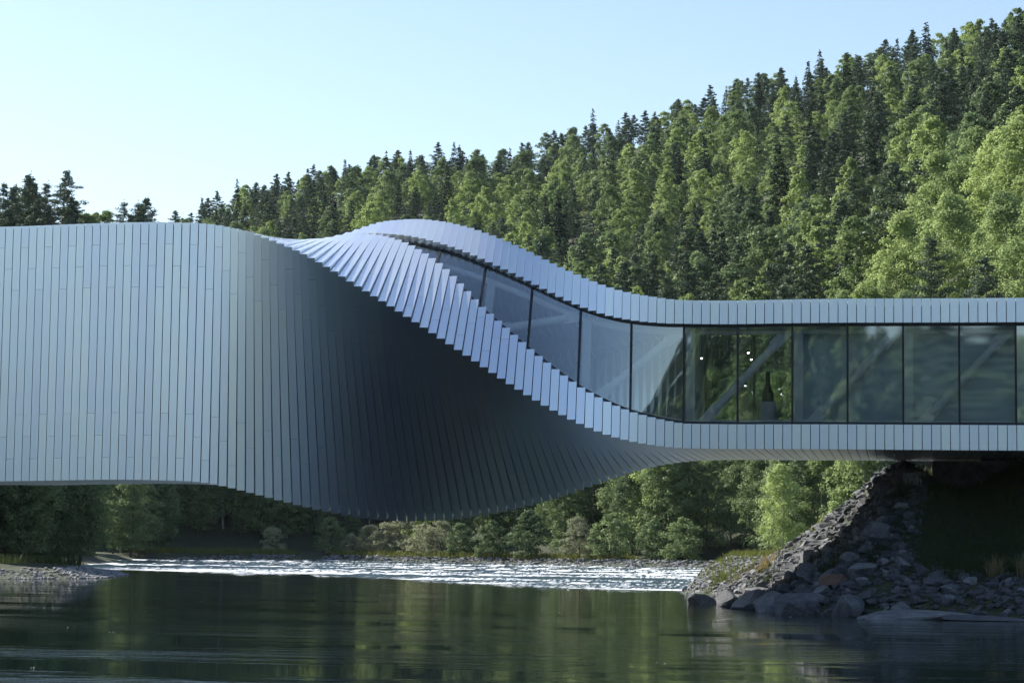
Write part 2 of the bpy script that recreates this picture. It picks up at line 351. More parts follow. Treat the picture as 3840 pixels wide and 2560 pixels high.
for s_ in range(K0, K1):
    S = section(s_+.5); c_, d_ = S['c'], S['d']; m = s_ % 3
    vis = -3 <= s_ < 120
    # F1: local y=-b2, z from -a2 (B) to a2 (A)
    j = .006
    if -2 <= s_ < 84:
        cuts = [-a2, -a2+B1[m], a2-T1[m], a2]
        for i in range(3):
            add_piece('wall_panel', s_, 'z', cuts[i]+(j if i else 0), cuts[i+1]-(j if i < 2 else 0), i == 0, i == 2, -b2, -1)
    elif vis: add_piece('soffit_panel', s_, 'z', -a2, a2, True, True, -b2, -1)
    else: stuff_piece(far_mb, s_, 'z', -a2, a2, True, True, -b2, -1)
    # F2: local z=a2, y from -b2 (A) to c_ (C)
    L = c_+b2
    if s_ < 40:
        if s_ >= 24:
            cuts = [-b2, -b2+T2[m], -b2+T2[m]+3, c_]
            for i in range(3): add_piece('roof_panel', s_, 'y', cuts[i]+(j if i else 0), cuts[i+1]-(j if i < 2 else 0), i == 0, i == 2, a2, 1)
        else: stuff_piece(far_mb, s_, 'y', -b2, c_, True, True, a2, 1)
    else:
        l_ = lf(s_+.5)*L; u_ = uf(s_+.5)*L
        if vis:
            cuts = [-b2, -b2+l_] if l_ < 2.6 else [-b2, -b2+min(T2[m], l_-.6), -b2+l_]
            for i in range(len(cuts)-1): add_piece('fascia_panel', s_, 'y', cuts[i]+(j if i else 0), cuts[i+1]-(j if i < len(cuts)-2 else 0), i == 0, False, a2, 1)
            add_piece('parapet_panel', s_, 'y', c_-u_, c_, False, True, a2, 1)
        else:
            stuff_piece(far_mb, s_, 'y', -b2, -b2+l_, True, False, a2, 1); stuff_piece(far_mb, s_, 'y', c_-u_, c_, False, True, a2, 1)
    # F3: C-D  plane local y=c_ (d_), z -a2..a2 ; F4: D-B plane local z=-a2, y -b2..d_
    stuff_piece(far_mb, s_, 'z', -a2, a2, True, True, c_, 1)
    if not 82 <= s_ < 142: stuff_piece(far_mb, s_, 'y', -b2, d_, True, True, -a2, -1)
o = far_mb.build('rear_cladding', PANEL, BR); tag(o, kind='stuff')
# inner shell lofts
def inner(k, fy, fz, ins=.3):
    """fraction coords -> inset section point"""
    S = section(k); y0 = -b2+ins+(S['c']-ins+b2-ins)*fy; z0 = -a2+ins+(SA-2*ins)*fz; return wpt(k, y0, z0, S)
def loft(mb, pa, pb, k0, k1, step=1, m=0, nseg=1):
    ks = np.arange(k0, k1+.01, step)
    rows = []
    for t in np.linspace(0, 1, nseg+1): rows.append([pa(k)*(1-t)+pb(k)*t-OFF for k in ks])
    V = np.array(rows).reshape(-1, 3); n = len(ks)
    F = [(r_*n+i, r_*n+i+1, (r_+1)*n+i+1, (r_+1)*n+i) for r_ in range(nseg) for i in range(n-1)]
    mb.add(V, F, m)
mb = MB()
A_ = lambda k: inner(k, 0, 1); B_ = lambda k: inner(k, 0, 0); C_ = lambda k: inner(k, 1, 1); D_ = lambda k: inner(k, 1, 0)
lz = lambda k: inner(k, lf(k)-.02, 1); uz = lambda k: inner(k, 1-uf(k)+.02, 1)
loft(mb, A_, B_, K0, K1, nseg=4); loft(mb, C_, D_, K0, K1, nseg=4)
loft(mb, D_, B_, K0, 82); loft(mb, D_, B_, 142, K1)
loft(mb, A_, C_, K0, 40); loft(mb, A_, lz, 40, K1); loft(mb, uz, C_, 40, K1)
mb.build('inner_lining', SHELLM, BR)
# partition closing the pale room on the right, floor boards
mb = MB()
def partition(k, y0=.15, y1=.98):
    P = [inner(k, .02, y0), inner(k, .98, y0), inner(k, .98, y1), inner(k, .02, y1)]; Q = [p+np.array([.2, 0, 0]) for p in P]; mb.hexa(np.array(P+Q)-OFF)
# pale blind, added behind the truss so the right-hand panes look bright
def wl_(k, fy, fz): return inner(k, fy, fz)-OFF
mb.add([wl_(94.5, .02, .875), wl_(142, .02, .875), wl_(142, .98, .875), wl_(94.5, .98, .875)], [(0, 1, 2, 3)])
mb.add([wl_(94.4, .02, .84), wl_(94.4, .98, .84), wl_(94.4, .98, .02), wl_(94.4, .02, .02)], [(0, 1, 2, 3)])
mb.build('added_blind', ADDED_BLIND, BR)
# glass panes
GI = .34
def gpt(k, f, ins=GI):
    S = section(k); L = S['c']+b2; return wpt(k, -b2+L*f, a2-ins, S)
g0 = lambda k: max(lf(k)-.05, .02); g1 = lambda k: min(1-uf(k)+.05, .97)
edges = [40.5, 46, 52, 58, 64, 70, 76, 82, 88, 94, 100, 106, 112, 118, 124, 130, 136, 142]
for a, b in zip(edges[:-1], edges[1:]):
    mb = MB(); loft(mb, lambda k: gpt(k, g0(k)), lambda k: gpt(k, g1(k)), a+.1, b-.1, (b-a-.2)/12, 0, 6); mb.build('window_pane', GLASS, BR, smooth=True)
    # rear windows; those right of the see-through room added to light the blind
for a, b in [(k, k+6) for k in range(82, 142, 6)]:
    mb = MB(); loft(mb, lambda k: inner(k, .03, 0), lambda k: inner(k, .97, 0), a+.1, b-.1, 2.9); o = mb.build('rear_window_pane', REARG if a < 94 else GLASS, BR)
    mb = MB(); mb.tube(inner(a, .0, 0)-OFF, inner(a, 1, 0)-OFF, .07, n=4); mb.build('rear_mullion', DARK, BR)
for k in edges[1:]:
    mb = MB(); c0 = gpt(k, g0(k), GI-.06)-OFF; c1 = gpt(k, g1(k), GI-.06)-OFF; d0 = gpt(k, g0(k), GI+.14)-OFF; d1 = gpt(k, g1(k), GI+.14)-OFF; e = np.array([.045, 0, 0])
    mb.hexa([c0-e, c0+e, d0+e, d0-e, c1-e, c1+e, d1+e, d1-e]); mb.build('mullion', DARK, BR)
for nm, fn, sg in (('sill_frame', lambda k: lf(k)+.004, 1), ('head_frame', lambda k: 1-uf(k)-.004, -1)):
    mb = MB(); wdt = .014
    loft(mb, lambda k: gpt(k, fn(k), .25), lambda k: gpt(k, fn(k)+sg*wdt, .25), 42, K1, 1); loft(mb, lambda k: gpt(k, fn(k)+sg*wdt, .25), lambda k: gpt(k, fn(k)+sg*wdt, .5), 42, K1, 1)
    mb.build(nm, DARK, BR)
# steel truss behind the glass
TI = 1.15
def tpt(k, f): return gpt(k, f, TI)-OFF
def chord(name, fn, r_):
    mb = MB(); ks = np.arange(50, K1, 2)
    for a, b in zip(ks[:-1], ks[1:]): mb.tube(tpt(a, fn(a)), tpt(b, fn(b)), r_, n=8, caps=False)
    mb.build(name, STEEL, BR)
fl = lambda k: lf(k)+.012; fu = lambda k: 1-uf(k)-.035
chord('bottom_chord', fl, .17); chord('top_chord', fu, .15)
nodes = [46, 58, 70, 82, 94, 106, 118, 130, 142]
for k in nodes[1:]:
    mb = MB(); p = tpt(k+.6, fl(k)); q_ = tpt(k+.6, fu(k)); w_ = np.array([.19, 0, 0]); n_ = gpt(k+.6, .5, 0)-gpt(k+.6, .5, 1); n_ = n_/np.linalg.norm(n_)*.15
    mb.hexa([p-w_-n_, p+w_-n_, p+w_+n_, p-w_+n_, q_-w_-n_, q_+w_-n_, q_+w_+n_, q_-w_+n_]); mb.build('column', STEEL, BR)
for a, b in zip(nodes[1:-1], nodes[2:]):
    p = tpt(a+1.9, fl(a+1.9)); q_ = tpt(b-.6, fu(b-.6)); mb = MB(); mb.tube(p+(q_-p)*.12, p+(q_-p)*.88, .19, n=12); br = mb.build('brace', STEEL, BR, smooth=False)
    d = (q_-p)/np.linalg.norm(q_-p); u_ = np.cross(d, (0, 1, 0)); u_ /= np.linalg.norm(u_); t_ = np.array([0, .05, 0])
    for e0, e1 in ((0, .17), (.83, 1)):
        m1, m2 = p+(q_-p)*e0, p+(q_-p)*e1; mb = MB(); mb.hexa([m1-u_*.24-t_, m1+u_*.24-t_, m1+u_*.24+t_, m1-u_*.24+t_, m2-u_*.24-t_, m2+u_*.24-t_, m2+u_*.24+t_, m2-u_*.24+t_]); 
        gp = mb.build('gusset_plate', STEEL, br)
        mb = MB()
        for ii in (.25, .5, .75):
            for jj in (-.11, .11):
                bp = m1+(m2-m1)*ii+u_*jj; mb.tube(bp-t_*1.8, bp+t_*1.8, .035, n=6)
        mb.build('bolt', STEEL, br)
# hanging spot lamps inside
LAMP = NT('lamp_glow'); em = LAMP.n('ShaderNodeEmission'); em.inputs[0].default_value = (1, .96, .88, 1); em.inputs[1].default_value = 14; LAMP.l(em.outputs[0], LAMP.out.inputs[0]); LAMP = LAMP.m
for i, (k, f, dp) in enumerate(((83.4, .66, 3.), (88.7, .70, 3.2), (89., .655, 3.4))):
    mb = MB(); c = gpt(k, f, dp)-OFF
    mb.tube(c+np.array([0, 0, .06]), c+np.array([0, 0, -.07]), .07, .085, n=10); mb.tube(c+np.array([0, 0, .05]), c+np.array([0, 0, 2.2]), .012, n=4, caps=False); o = mb.build('spot_lamp', DARK, BR)
    mb = MB(); th = np.linspace(0, np.pi, 7)
    for a, b in zip(th[:-1], th[1:]): mb.tube(c+np.array([0, 0, -.06+.05*math.cos(a)]), c+np.array([0, 0, -.06+.05*math.cos(b)]), max(.05*math.sin(a), .002), max(.05*math.sin(b), .002), n=10, caps=False)
    mb.build('bulb', LAMP, o)
# pedestal with a dark vase (k ~ 90.8)
pb = gpt(90.9, .0, 3.4); zf = inner(90, 0, .5)[2]
fx, fy_ = pb[0], pb[1]
pt = empty('pedestal', (fx, fy_, zf)); tag(pt, 'short pale cylindrical pedestal standing on the floor behind the clear window bay', 'pedestal')
mb = MB(); mb.tube((0, 0, 0), (0, 0, .1), .40, n=24); mb.build('base', CONC, pt)
mb = MB(); mb.tube((0, 0, .1), (0, 0, 1.98), .36, n=24); mb.build('drum', CONC, pt)
mb = MB(); pr = [(0, .30), (.1, .34), (.5, .33), (.8, .2), (1.1, .13), (1.7, .12), (1.75, .15)]
for (za, ra), (zb, rb_) in zip(pr[:-1], pr[1:]): mb.tube((0, 0, za), (0, 0, zb), ra, rb_, n=20, caps=False)
mb.tube((0, 0, 0), (0, 0, .01), .3, n=20)
va = mb.build('vase', m_plain('dark_bronze', (.03, .035, .03), .35, .6), None, smooth=True); va.location = (fx, fy_, zf+1.982); va.scale = (.8, .8, .78)
tag(va, 'dark bottle-shaped vase with a long neck standing on the pale pedestal', 'vase')
ORDW = 'first second third fourth fifth sixth seventh eighth ninth tenth eleventh twelfth thirteenth fourteenth fifteenth sixteenth seventeenth eighteenth nineteenth twentieth'.split()
def ordw(n):
    if n <= 20: return ORDW[n-1]
    t, u = divmod(n, 10); T_ = {2: 'twenty', 3: 'thirty', 4: 'forty', 5: 'fifty', 6: 'sixty', 7: 'seventy'}
    return (T_[t]+'-'+ORDW[u-1]) if u else T_[t][:-1]+'ieth'
CT = {}
def nth(key): CT[key] = CT.get(key, 0)+1; return ordw(CT[key])
# ------------------------------------------------------------------ vegetation meshes
def unit(n, q): v = q.normal(size=(n, 3)); return v/np.linalg.norm(v, axis=1)[:, None]
def leaves(c, n, s, q):
    """quads at c facing roughly n"""
    n = n+unit(len(c), q)*.55; n /= np.linalg.norm(n, axis=1)[:, None]
    t = np.cross(n, unit(len(c), q)); t /= np.linalg.norm(t, axis=1)[:, None]; b = np.cross(n, t); s = (np.asarray(s)*q.uniform(.6, 1.3, len(c)))[:, None]
    v = np.stack([c-t*s*.5, c+b*s*.33, c+t*s*.5, c-b*s*.33], 1).reshape(-1, 3)
    i = np.arange(len(c))*4; return v, np.stack([i, i+1, i+2, i+3], 1)
def crown_broad(q, h, rad, base, nb, nl, ls, squash=1.):
    C, N = [], []
    for i in range(nb):
        t = q.uniform(0, 1)**.85; z = base+(h-base)*t*.93
        env = rad*(np.sin(np.pi*min(max(.18+.82*t, 0), 1))**.65*1.05+.05)
        a = q.uniform(0, 2*np.pi); rr = env*np.sqrt(q.uniform(.0, 1))*.80
        br = rad*q.uniform(.14, .34)*(1.1-.4*t)
        ce = np.array([rr*np.cos(a), rr*np.sin(a), z]); u = unit(nl, q); u[:, 2] = np.where(u[:, 2] < -.35, -u[:, 2], u[:, 2])
        rad_ = br*(q.uniform(.3, 1., nl)**.6*q.choice([1., 1., 1., 1.35], nl))[:, None]
        C.append(ce+u*rad_*np.array([1, 1, .85*squash])); N.append(u+np.array([0, 0, .25]))
    return leaves(np.concatenate(C), np.concatenate(N), ls, q)
def trunk_mb(q, h, r, lean=.02, limbs=7, base=.3, lr=2.2, rise=.5):
    mb = MB(); p = np.zeros(3); seg = 6; pts = [p]
    for i in range(seg): p = p+np.array([q.normal()*lean*h/seg*3, q.normal()*lean*h/seg*3, h/seg]); pts.append(p)
    for i in range(seg): mb.tube(pts[i], pts[i+1], r*(1-i/seg*.88), r*(1-(i+1)/seg*.88), n=6, caps=False)
    for i in range(limbs):
        t = base+(1-base)*(i+.5)/limbs*.9; s0 = pts[int(t*seg)]+(pts[min(int(t*seg)+1, seg)]-pts[int(t*seg)])*((t*seg) % 1)
        a = q.uniform(0, 6.28); L = lr*(1.15-t); mb.tube(s0, s0+np.array([np.cos(a)*L, np.sin(a)*L, L*rise]), r*.3*(1.2-t), r*.06, n=4, caps=False)
    return mb
def pine(q, h, nl, ls, full=.40):
    C, N = [], []; nb = 34
    for i in range(nb):
        t = (i+.5)/nb; z = h*(full+(1-full)*t); a = i*2.4+q.normal()*.4
        L = h*.21*((1-t)**.62+.10)*q.uniform(.55, 1.25)
        for c_ in range(3 if t < .8 else 2):
            s = (c_+1)/3; ce = np.array([np.cos(a)*L*s, np.sin(a)*L*s, z+L*.22*s+q.normal()*.15])
            rr = np.array([1, 1, .42])*h*.064*(1.15-.55*t)*q.uniform(.7, 1.25); n = max(int(nl*(1.1-t*.6)), 8); u = unit(n, q)
            C.append(ce+u*rr*q.uniform(.5, 1.05, n)[:, None]); N.append(u*.7+np.array([0, 0, .5]))
    n = nl; C.append(np.array([0, 0, h*.97])+q.normal(size=(n, 3))*np.array([.22, .22, .5])); N.append(unit(n, q))
    return leaves(np.concatenate(C), np.concatenate(N), ls, q)
def spruce(q, h, nl, ls):
    C, N = [], []; nw = 26
    for i in range(nw):
        t = min((i+.3+q.normal()*.35)/nw, .98); t = max(t, .01); z = h*(.08+.92*t); Lr = h*.23*(1-t)**.8+.2; nbr = 9 if t < .7 else 6
        for j in range(nbr):
            a = j*2*np.pi/nbr+i*1.3+q.normal()*.2; L = Lr*q.uniform(.7, 1.2); n = max(int(nl*(1-t*.7)), 4); s = q.uniform(.15, 1, n)
            d = np.array([np.cos(a), np.sin(a), 0]); p = np.array([0, 0, z])+d*(L*s)[:, None]+np.array([0, 0, -1])*(L*.35*s**1.4)[:, None]
            p[:, 2] += q.normal()*h*.016
            wd = (.32*L*(1.1-s))[:, None]*q.normal(size=(n, 1))*np.array([-d[1], d[0], 0]); C.append(p+wd+q.normal(size=(n, 3))*.06); N.append(np.tile(d*.4+np.array([0, 0, .8]), (n, 1)))
    return leaves(np.concatenate(C), np.concatenate(N), ls, q)
def combo(name, lv, lf_, tb, lm, tm):
    """single-mesh tree: crown + trunk"""
    tv = np.concatenate(tb.v); tf = np.concatenate(tb.f)
    return mesh_np(name, np.concatenate([lv, tv]), np.concatenate([lf_, tf+len(lv)]), [lm, tm], np.concatenate([np.zeros(len(lf_)), np.ones(len(tf))]))
FAR = {}; NEAR = {}
for i in range(6):
    q = np.random.default_rng(100+i); h = 16.
    FAR.setdefault('birch_tree', []).append(combo('birch_tree', *crown_broad(q, h, 4.1+q.uniform(-.3, .5), 2.5, 85, 52, .50), trunk_mb(q, h*.85, .16), BIRCH_L, BIRCH_B))
    q = np.random.default_rng(200+i)
    FAR.setdefault('aspen_tree', []).append(combo('aspen_tree', *crown_broad(q, h, 4.9, 2.2, 90, 56, .52, 1.0), trunk_mb(q, h*.8, .2), ALDER_L, DARK_B))
    q = np.random.default_rng(300+i)
    FAR.setdefault('pine_tree', []).append(combo('pine_tree', *pine(q, 17., 64, .42, .26+.05*(i % 3)), trunk_mb(q, 16.6, .2, .008, 12, .35, 2.4, .25), PINE_L, PINE_B))
    q = np.random.default_rng(400+i)
    FAR.setdefault('spruce_tree', []).append(combo('spruce_tree', *spruce(q, 17., 22, .5), trunk_mb(q, 16.6, .18, .004, 0), SPRUCE_L, DARK_B))
for i in range(5):
    q = np.random.default_rng(500+i); h = 15.
    NEAR.setdefault('alder_tree', []).append((mesh_np('crown', *crown_broad(q, h, 4.0, 1.2, 150, 95, .27), ALDER_L), trunk_mb(q, h*.85, .19, .03).mesh('trunk', DARK_B)))
    q = np.random.default_rng(600+i)
    NEAR.setdefault('birch_tree', []).append((mesh_np('crown', *crown_broad(q, 17., 4.1, 2.0, 170, 95, .28), BRIGHT_L), trunk_mb(q, 15., .16, .02).mesh('trunk', BIRCH_B)))
    q = np.random.default_rng(700+i)
    NEAR.setdefault('pine_tree', []).append((mesh_np('crown', *pine(q, 18., 110, .27, .33), PINE_L), trunk_mb(q, 17.6, .24, .012, 22, .3, 2.8, .2).mesh('trunk', PINE_B)))
    q = np.random.default_rng(800+i)
    NEAR.setdefault('willow_shrub', []).append((mesh_np('crown', *crown_broad(q, 5., 2.8, .1, 70, 80, .20, .9), WILLOW_L), trunk_mb(q, 3.4, .08, .03, 8, .1, 1.8, .9).mesh('trunk', DARK_B)))
    NEAR.setdefault('alder_shrub', []).append((mesh_np('crown', *crown_broad(q, 5., 2.6, .1, 70, 75, .22, .9), ALDER_L), trunk_mb(q, 3.4, .08, .03, 8, .1, 1.8, .9).mesh('trunk', DARK_B)))
def put_far(kind, x, y, sc, label, group, sink=.3):
    o = bpy.data.objects.new(kind, random.choice(FAR[kind])); o.location = (x, y, hgt(x, y)-sink); o.rotation_euler = (random.gauss(0, .03), random.gauss(0, .03), random.uniform(0, 6.28))
    o.scale = (sc*random.uniform(.85, 1.15), sc*random.uniform(.85, 1.15), sc); link(o); return tag(o, label, 'tree', group)
def put_near(kind, x, y, sc, label, group, cat='tree', sxy=1., z=None):
    c, t = random.choice(NEAR[kind]); r_ = empty(kind, (x, y, (hgt(x, y) if z is None else z)-.25)); r_.rotation_euler = (random.gauss(0, .04), random.gauss(0, .04), random.uniform(0, 6.28))
    r_.scale = (sc*sxy, sc*sxy, sc); link(bpy.data.objects.new('crown', c), r_); link(bpy.data.objects.new('trunk', t), r_); return tag(r_, label, cat, group)
def pxy(px, r_):
    a = YAW+math.atan((px-1920)/FPX); return CAM[0]+r_*math.sin(a), CAM[1]+r_*math.cos(a)
# hillside forest: individual trees
cnt = {}; left = []
ZC = [(560, 'above the left wing'), (900, 'above the left roof end'), (1250, 'above the saddle of the roof'), (1560, 'above the rising twist'), (1850, 'above the crest of the twist'), (2150, 'above the upper sloping roof'), (2500, 'above the lower sloping roof'), (2850, 'above the flat roof start'), (3200, 'above the flat roof middle'), (3550, 'above the flat roof right part'), (9999, 'at the right edge of the view')]
def zone(px, rel):
    v = 'low down the hill' if rel < .2 else 'on the lower slope' if rel < .4 else 'half way up the hill' if rel < .6 else 'on the upper slope' if rel < .8 else 'near the ridge' if rel < .93 else 'on the skyline'
    return next(t for lim, t in ZC if px < lim), v
DESC = dict(birch_tree='bright green birch', aspen_tree='wide leafy aspen', pine_tree='layered dark pine', spruce_tree='narrow pointed spruce')
r_ = 375.
sites = []
while r_ < 960:
    st = 9.6 if r_ < 520 else 11.2
    da = st*.85/r_; az = R(-24.6)+random.random()*da
    while az < R(6.0):
        a = az+random.uniform(-.3, .3)*da; rr = r_+random.uniform(-.35, .35)*st; px = 1920+FPX*math.tan(a-YAW)
        x = CAM[0]+rr*math.sin(a); y = CAM[1]+rr*math.cos(a); sites.append((x, y, rr, px)); az += da
    r_ += st*1.0
sx_ = np.array([s[0] for s in sites]); sy_ = np.array([s[1] for s in sites]); sd = shore_dist(sx_, sy_)
CAPN = 300
for (x, y, rr, px), d in zip(sites, sd):
    Rr = float(np.interp(px, RDX, RDR)); rel = (rr-340)/(Rr-340)
    if d < 25 or rr > Rr+12 or px > 4400 or px < -350: continue
    if 520 < px < 640 and rr > 700: continue
    broad = float(np.interp(rel, [0, .5, .8, .95], [.72, .58, .38, .10]))+.22*lump(np.array(x), np.array(y), 90, 21)
    if px > 3000: broad = float(np.interp(rel, [0, .3, .42, .6, 1], [.85, .75, .25, .15, .15]))
    if px < 1500: broad -= .25*ease(rel, .3, .6)
    u = random.random()
    if u < broad: kind = 'birch_tree' if random.random() < .72 else 'aspen_tree'
    else: kind = 'pine_tree' if random.random() < .84 else 'spruce_tree'
    if cnt.get(kind, 0) >= (205 if kind == 'pine_tree' else CAPN):
        if kind == 'birch_tree' and cnt.get('aspen_tree', 0) < CAPN: kind = 'aspen_tree'
        else: left.append((x, y)); continue
    cnt[kind] = cnt.get(kind, 0)+1
    s, v = zone(px, rel); sc = random.uniform(.74, 1.36)*(1.0 if kind != 'birch_tree' else .97)
    if rel > .9: sc *= random.uniform(.7, 1.0)
    put_far(kind, x, y, sc, '%s %s %s, %s' % ('big' if sc > 1.03 else 'small' if sc < .86 else 'middling', DESC[kind], v, s), '%ss %s, %s' % (kind.replace('_tree', ' tree'), v, s))

# left bluff: dark pines
for i in range(36):
    px = random.uniform(-250, 560); rr = random.uniform(215, 345); x, y = pxy(px, rr)
    d = float(shore_dist(np.array([x]), np.array([y]))[0])
    if d < 6: continue
    k = 'pine_tree' if random.random() < .7 else 'spruce_tree'
    if i % 5 == 0: k = 'birch_tree'
    put_far(k, x, y, random.uniform(.8, 1.1), {'pine_tree': 'shaded pine on the dark wooded left bank behind the bridge', 'spruce_tree': 'shaded spruce on the dark wooded left bank behind the bridge', 'birch_tree': 'shaded birch on the dark wooded left bank behind the bridge'}[k], k.replace('_tree', ' tree')+'s on the shaded left bank')
for i in range(70):
    px = -260+i*(900)/69+random.uniform(-15, 15); rr = float(np.interp(px, [-260, 330, 480, 640], [185, 205, 300, 372]))+random.uniform(0, 26)
    x, y = pxy(px, rr)
    if float(shore_dist(np.array([x]), np.array([y]))[0]) < 2: continue
    k = 'pine_tree' if i % 9 == 0 else 'alder_tree'
    put_near(k, x, y, random.uniform(.7, .95), '%s dark %s from the left at the foot of the shaded left bank' % (nth('foot'+k), 'pine' if i % 9 == 0 else 'alder'), 'shaded trees at the foot of the left bank', sxy=1.1)
# big pines above the left wing
for px, rr, tp, lab in ((25, 488, 735, 'dark pine at the left edge of the view, above the roof line'), (75, 490, 715, 'second dark pine from the left edge, above the roof line'), (205, 485, 668, 'tallest dark pine rising above the left wing of the bridge'), (150, 492, 715, 'broad dark pine left of the tallest pine above the left wing'), (262, 492, 775, 'lower dark pine right of the tallest pine above the left wing'), (-30, 486, 720, 'dark pine cut by the left edge of the view')):
    x, y = pxy(px, rr); z = hgt(x, y); top = (2029-tp)/FPX*rr+2.8; put_near('pine_tree', x, y, min(max((top-z)/18., .5), 1.6), lab, 'pines above the left wing')
for px, rr, tp, k, lab in ((330, 488, 790, 'birch_tree', 'low green birch right of the dark pines above the left wing'), (390, 488, 780, 'birch_tree', 'rounded green birch in the middle of the low trees above the left wing'), (440, 490, 782, 'pine_tree', 'small pine right of the rounded birch above the left wing'), (490, 490, 778, 'pine_tree', 'small dark pine beside the gap in the skyline'), (525, 490, 795, 'pine_tree', 'last small pine before the gap in the skyline'), (300, 488, 800, 'birch_tree', 'low bush-like birch just above the left wing roof')):
    x, y = pxy(px, rr); z = hgt(x, y); top = (2029-tp)/FPX*rr+2.8; put_near(k, x, y, min(max((top-z)/17.5, .5), 1.6), lab, 'low trees above the left wing')
# row of bank trees across the river, seen under the bridge
for i in range(64):
    px = 430+i*(3420-430)/63+random.uniform(-18, 18); rr = float(np.interp(px, [430, 600, 1200, 1920, 2700, 3300], [318, 368, 378, 348, 316, 290]))+random.uniform(0, 22)+6
    x, y = pxy(px, rr); k = 'alder_tree' if random.random() < .7 else 'birch_tree'
    sc = float(np.interp(px, [430, 1000, 1300, 1700, 2100, 3000], [.85, .85, .62, .72, 1.0, 1.15]))*random.uniform(.8, 1.12)
    lab = 'shaded' if px < 1150 else 'sunlit'
    put_near(k, x, y, sc, '%s %s %s from the left in the row on the far river bank' % (nth(lab+k), lab, 'leafy alder' if k == 'alder_tree' else 'birch'), 'bank trees seen under the bridge', sxy=1.05)
for i in range(95):
    px = random.uniform(560, 3420); rr = float(np.interp(px, [430, 600, 1200, 1920, 2700, 3300], [318, 368, 378, 348, 316, 290]))+random.uniform(24, 60)
    x, y = pxy(px, rr); k = random.choice(['birch_tree', 'alder_tree'])
    put_near(k, x, y, random.uniform(.85, 1.2), 'leafy tree in the second row behind the far river bank', 'second row of bank trees')
for i in range(34):
    px = 600+i*(1200-600)/33+random.uniform(-12, 12); rr = float(np.interp(px, [430, 600, 1200, 1920], [318, 368, 378, 348]))+random.uniform(8, 40); x, y = pxy(px, rr)
    put_near('alder_tree', x, y, random.uniform(.65, .9), '%s dark alder from the left in the shaded wood across the river' % nth('shade'), 'alders in the shaded wood across the river', sxy=1.25)
# willow shrubs in front
for px, dr, sc, k in ((1035, 2, .95, 'willow_shrub'), (1250, 1, 1.3, 'alder_shrub'), (1330, 0, .75, 'willow_shrub'), (1400, 2, 1.05, 'willow_shrub'), (1465, 1, 1.15, 'willow_shrub'), (1530, 3, 1.3, 'willow_shrub'), (1600, 1, 1.1, 'willow_shrub'), (1660, 2, 1.2, 'willow_shrub'), (1740, 2, 1.1, 'alder_shrub'), (1850, 1, 1.2, 'alder_shrub'), (2000, 2, 1.5, 'alder_shrub'), (2180, 1, 1.3, 'willow_shrub'), (2300, 1, 1.4, 'alder_shrub'), (2450, 2, 1.2, 'alder_shrub'), (2560, 1, 1.3, 'alder_shrub')):
    rr = float(np.interp(px, [430, 600, 1200, 1920, 2700, 3300], [318, 368, 372, 338, 306, 290]))+dr
    x, y = pxy(px, rr)
    lab = {1035: 'small lone pale bush glowing against the dark wood across the river', 1250: 'tall thin sunlit shrub left of the pale willows across the river', 1330: 'low pale willow bush at the left end of the willow clump'}.get(px, '%s %s bush from the left on the far river bank' % (nth('bush'+k), 'pale grey-green willow' if k[0] == 'w' else 'darker green'))
    put_near(k, x, y, sc, lab, 'bushes along the far river bank', 'bush')
# ------------------------------------------------------------------ near right trees above the roof
for px, rr, sc, k in sorted(((2940, 300, .70, 'birch_tree'), (3080, 306, .8, 'birch_tree'), (3180, 312, .95, 'birch_tree'), (3290, 318, 1.05, 'birch_tree'), (3360, 302, .95, 'pine_tree'), (3480, 325, 1.05, 'pine_tree'), (3430, 345, 1.15, 'birch_tree'), (3560, 335, 1.25, 'birch_tree'), (3620, 300, 1.12, 'pine_tree'), (3690, 305, 1.2, 'pine_tree'), (3740, 350, 1.35, 'birch_tree'), (3800, 320, 1.25, 'birch_tree'), (3650, 360, 1.3, 'birch_tree'), (3840, 345, 1.4, 'birch_tree'), (3900, 310, 1.3, 'birch_tree'), (3240, 345, 1.0, 'birch_tree'), (3520, 365, 1.2, 'birch_tree'), (4000, 330, 1.3, 'birch_tree'))):
    x, y = pxy(px, rr); put_near(k, x, y, sc*1.18, {3620: 'large sunlit pine with red-brown trunk above the right roof', 3690: 'large pine with forked branches right of its twin above the right roof', 2940: 'small pointed pale green birch just above the roof right of centre'}.get(px, '%s bright %s from the left among the near trees above the flat roof' % (nth('roof'+k), 'yellow-green birch' if k[0] == 'b' else 'sunlit pine')), 'near trees above the right roof')
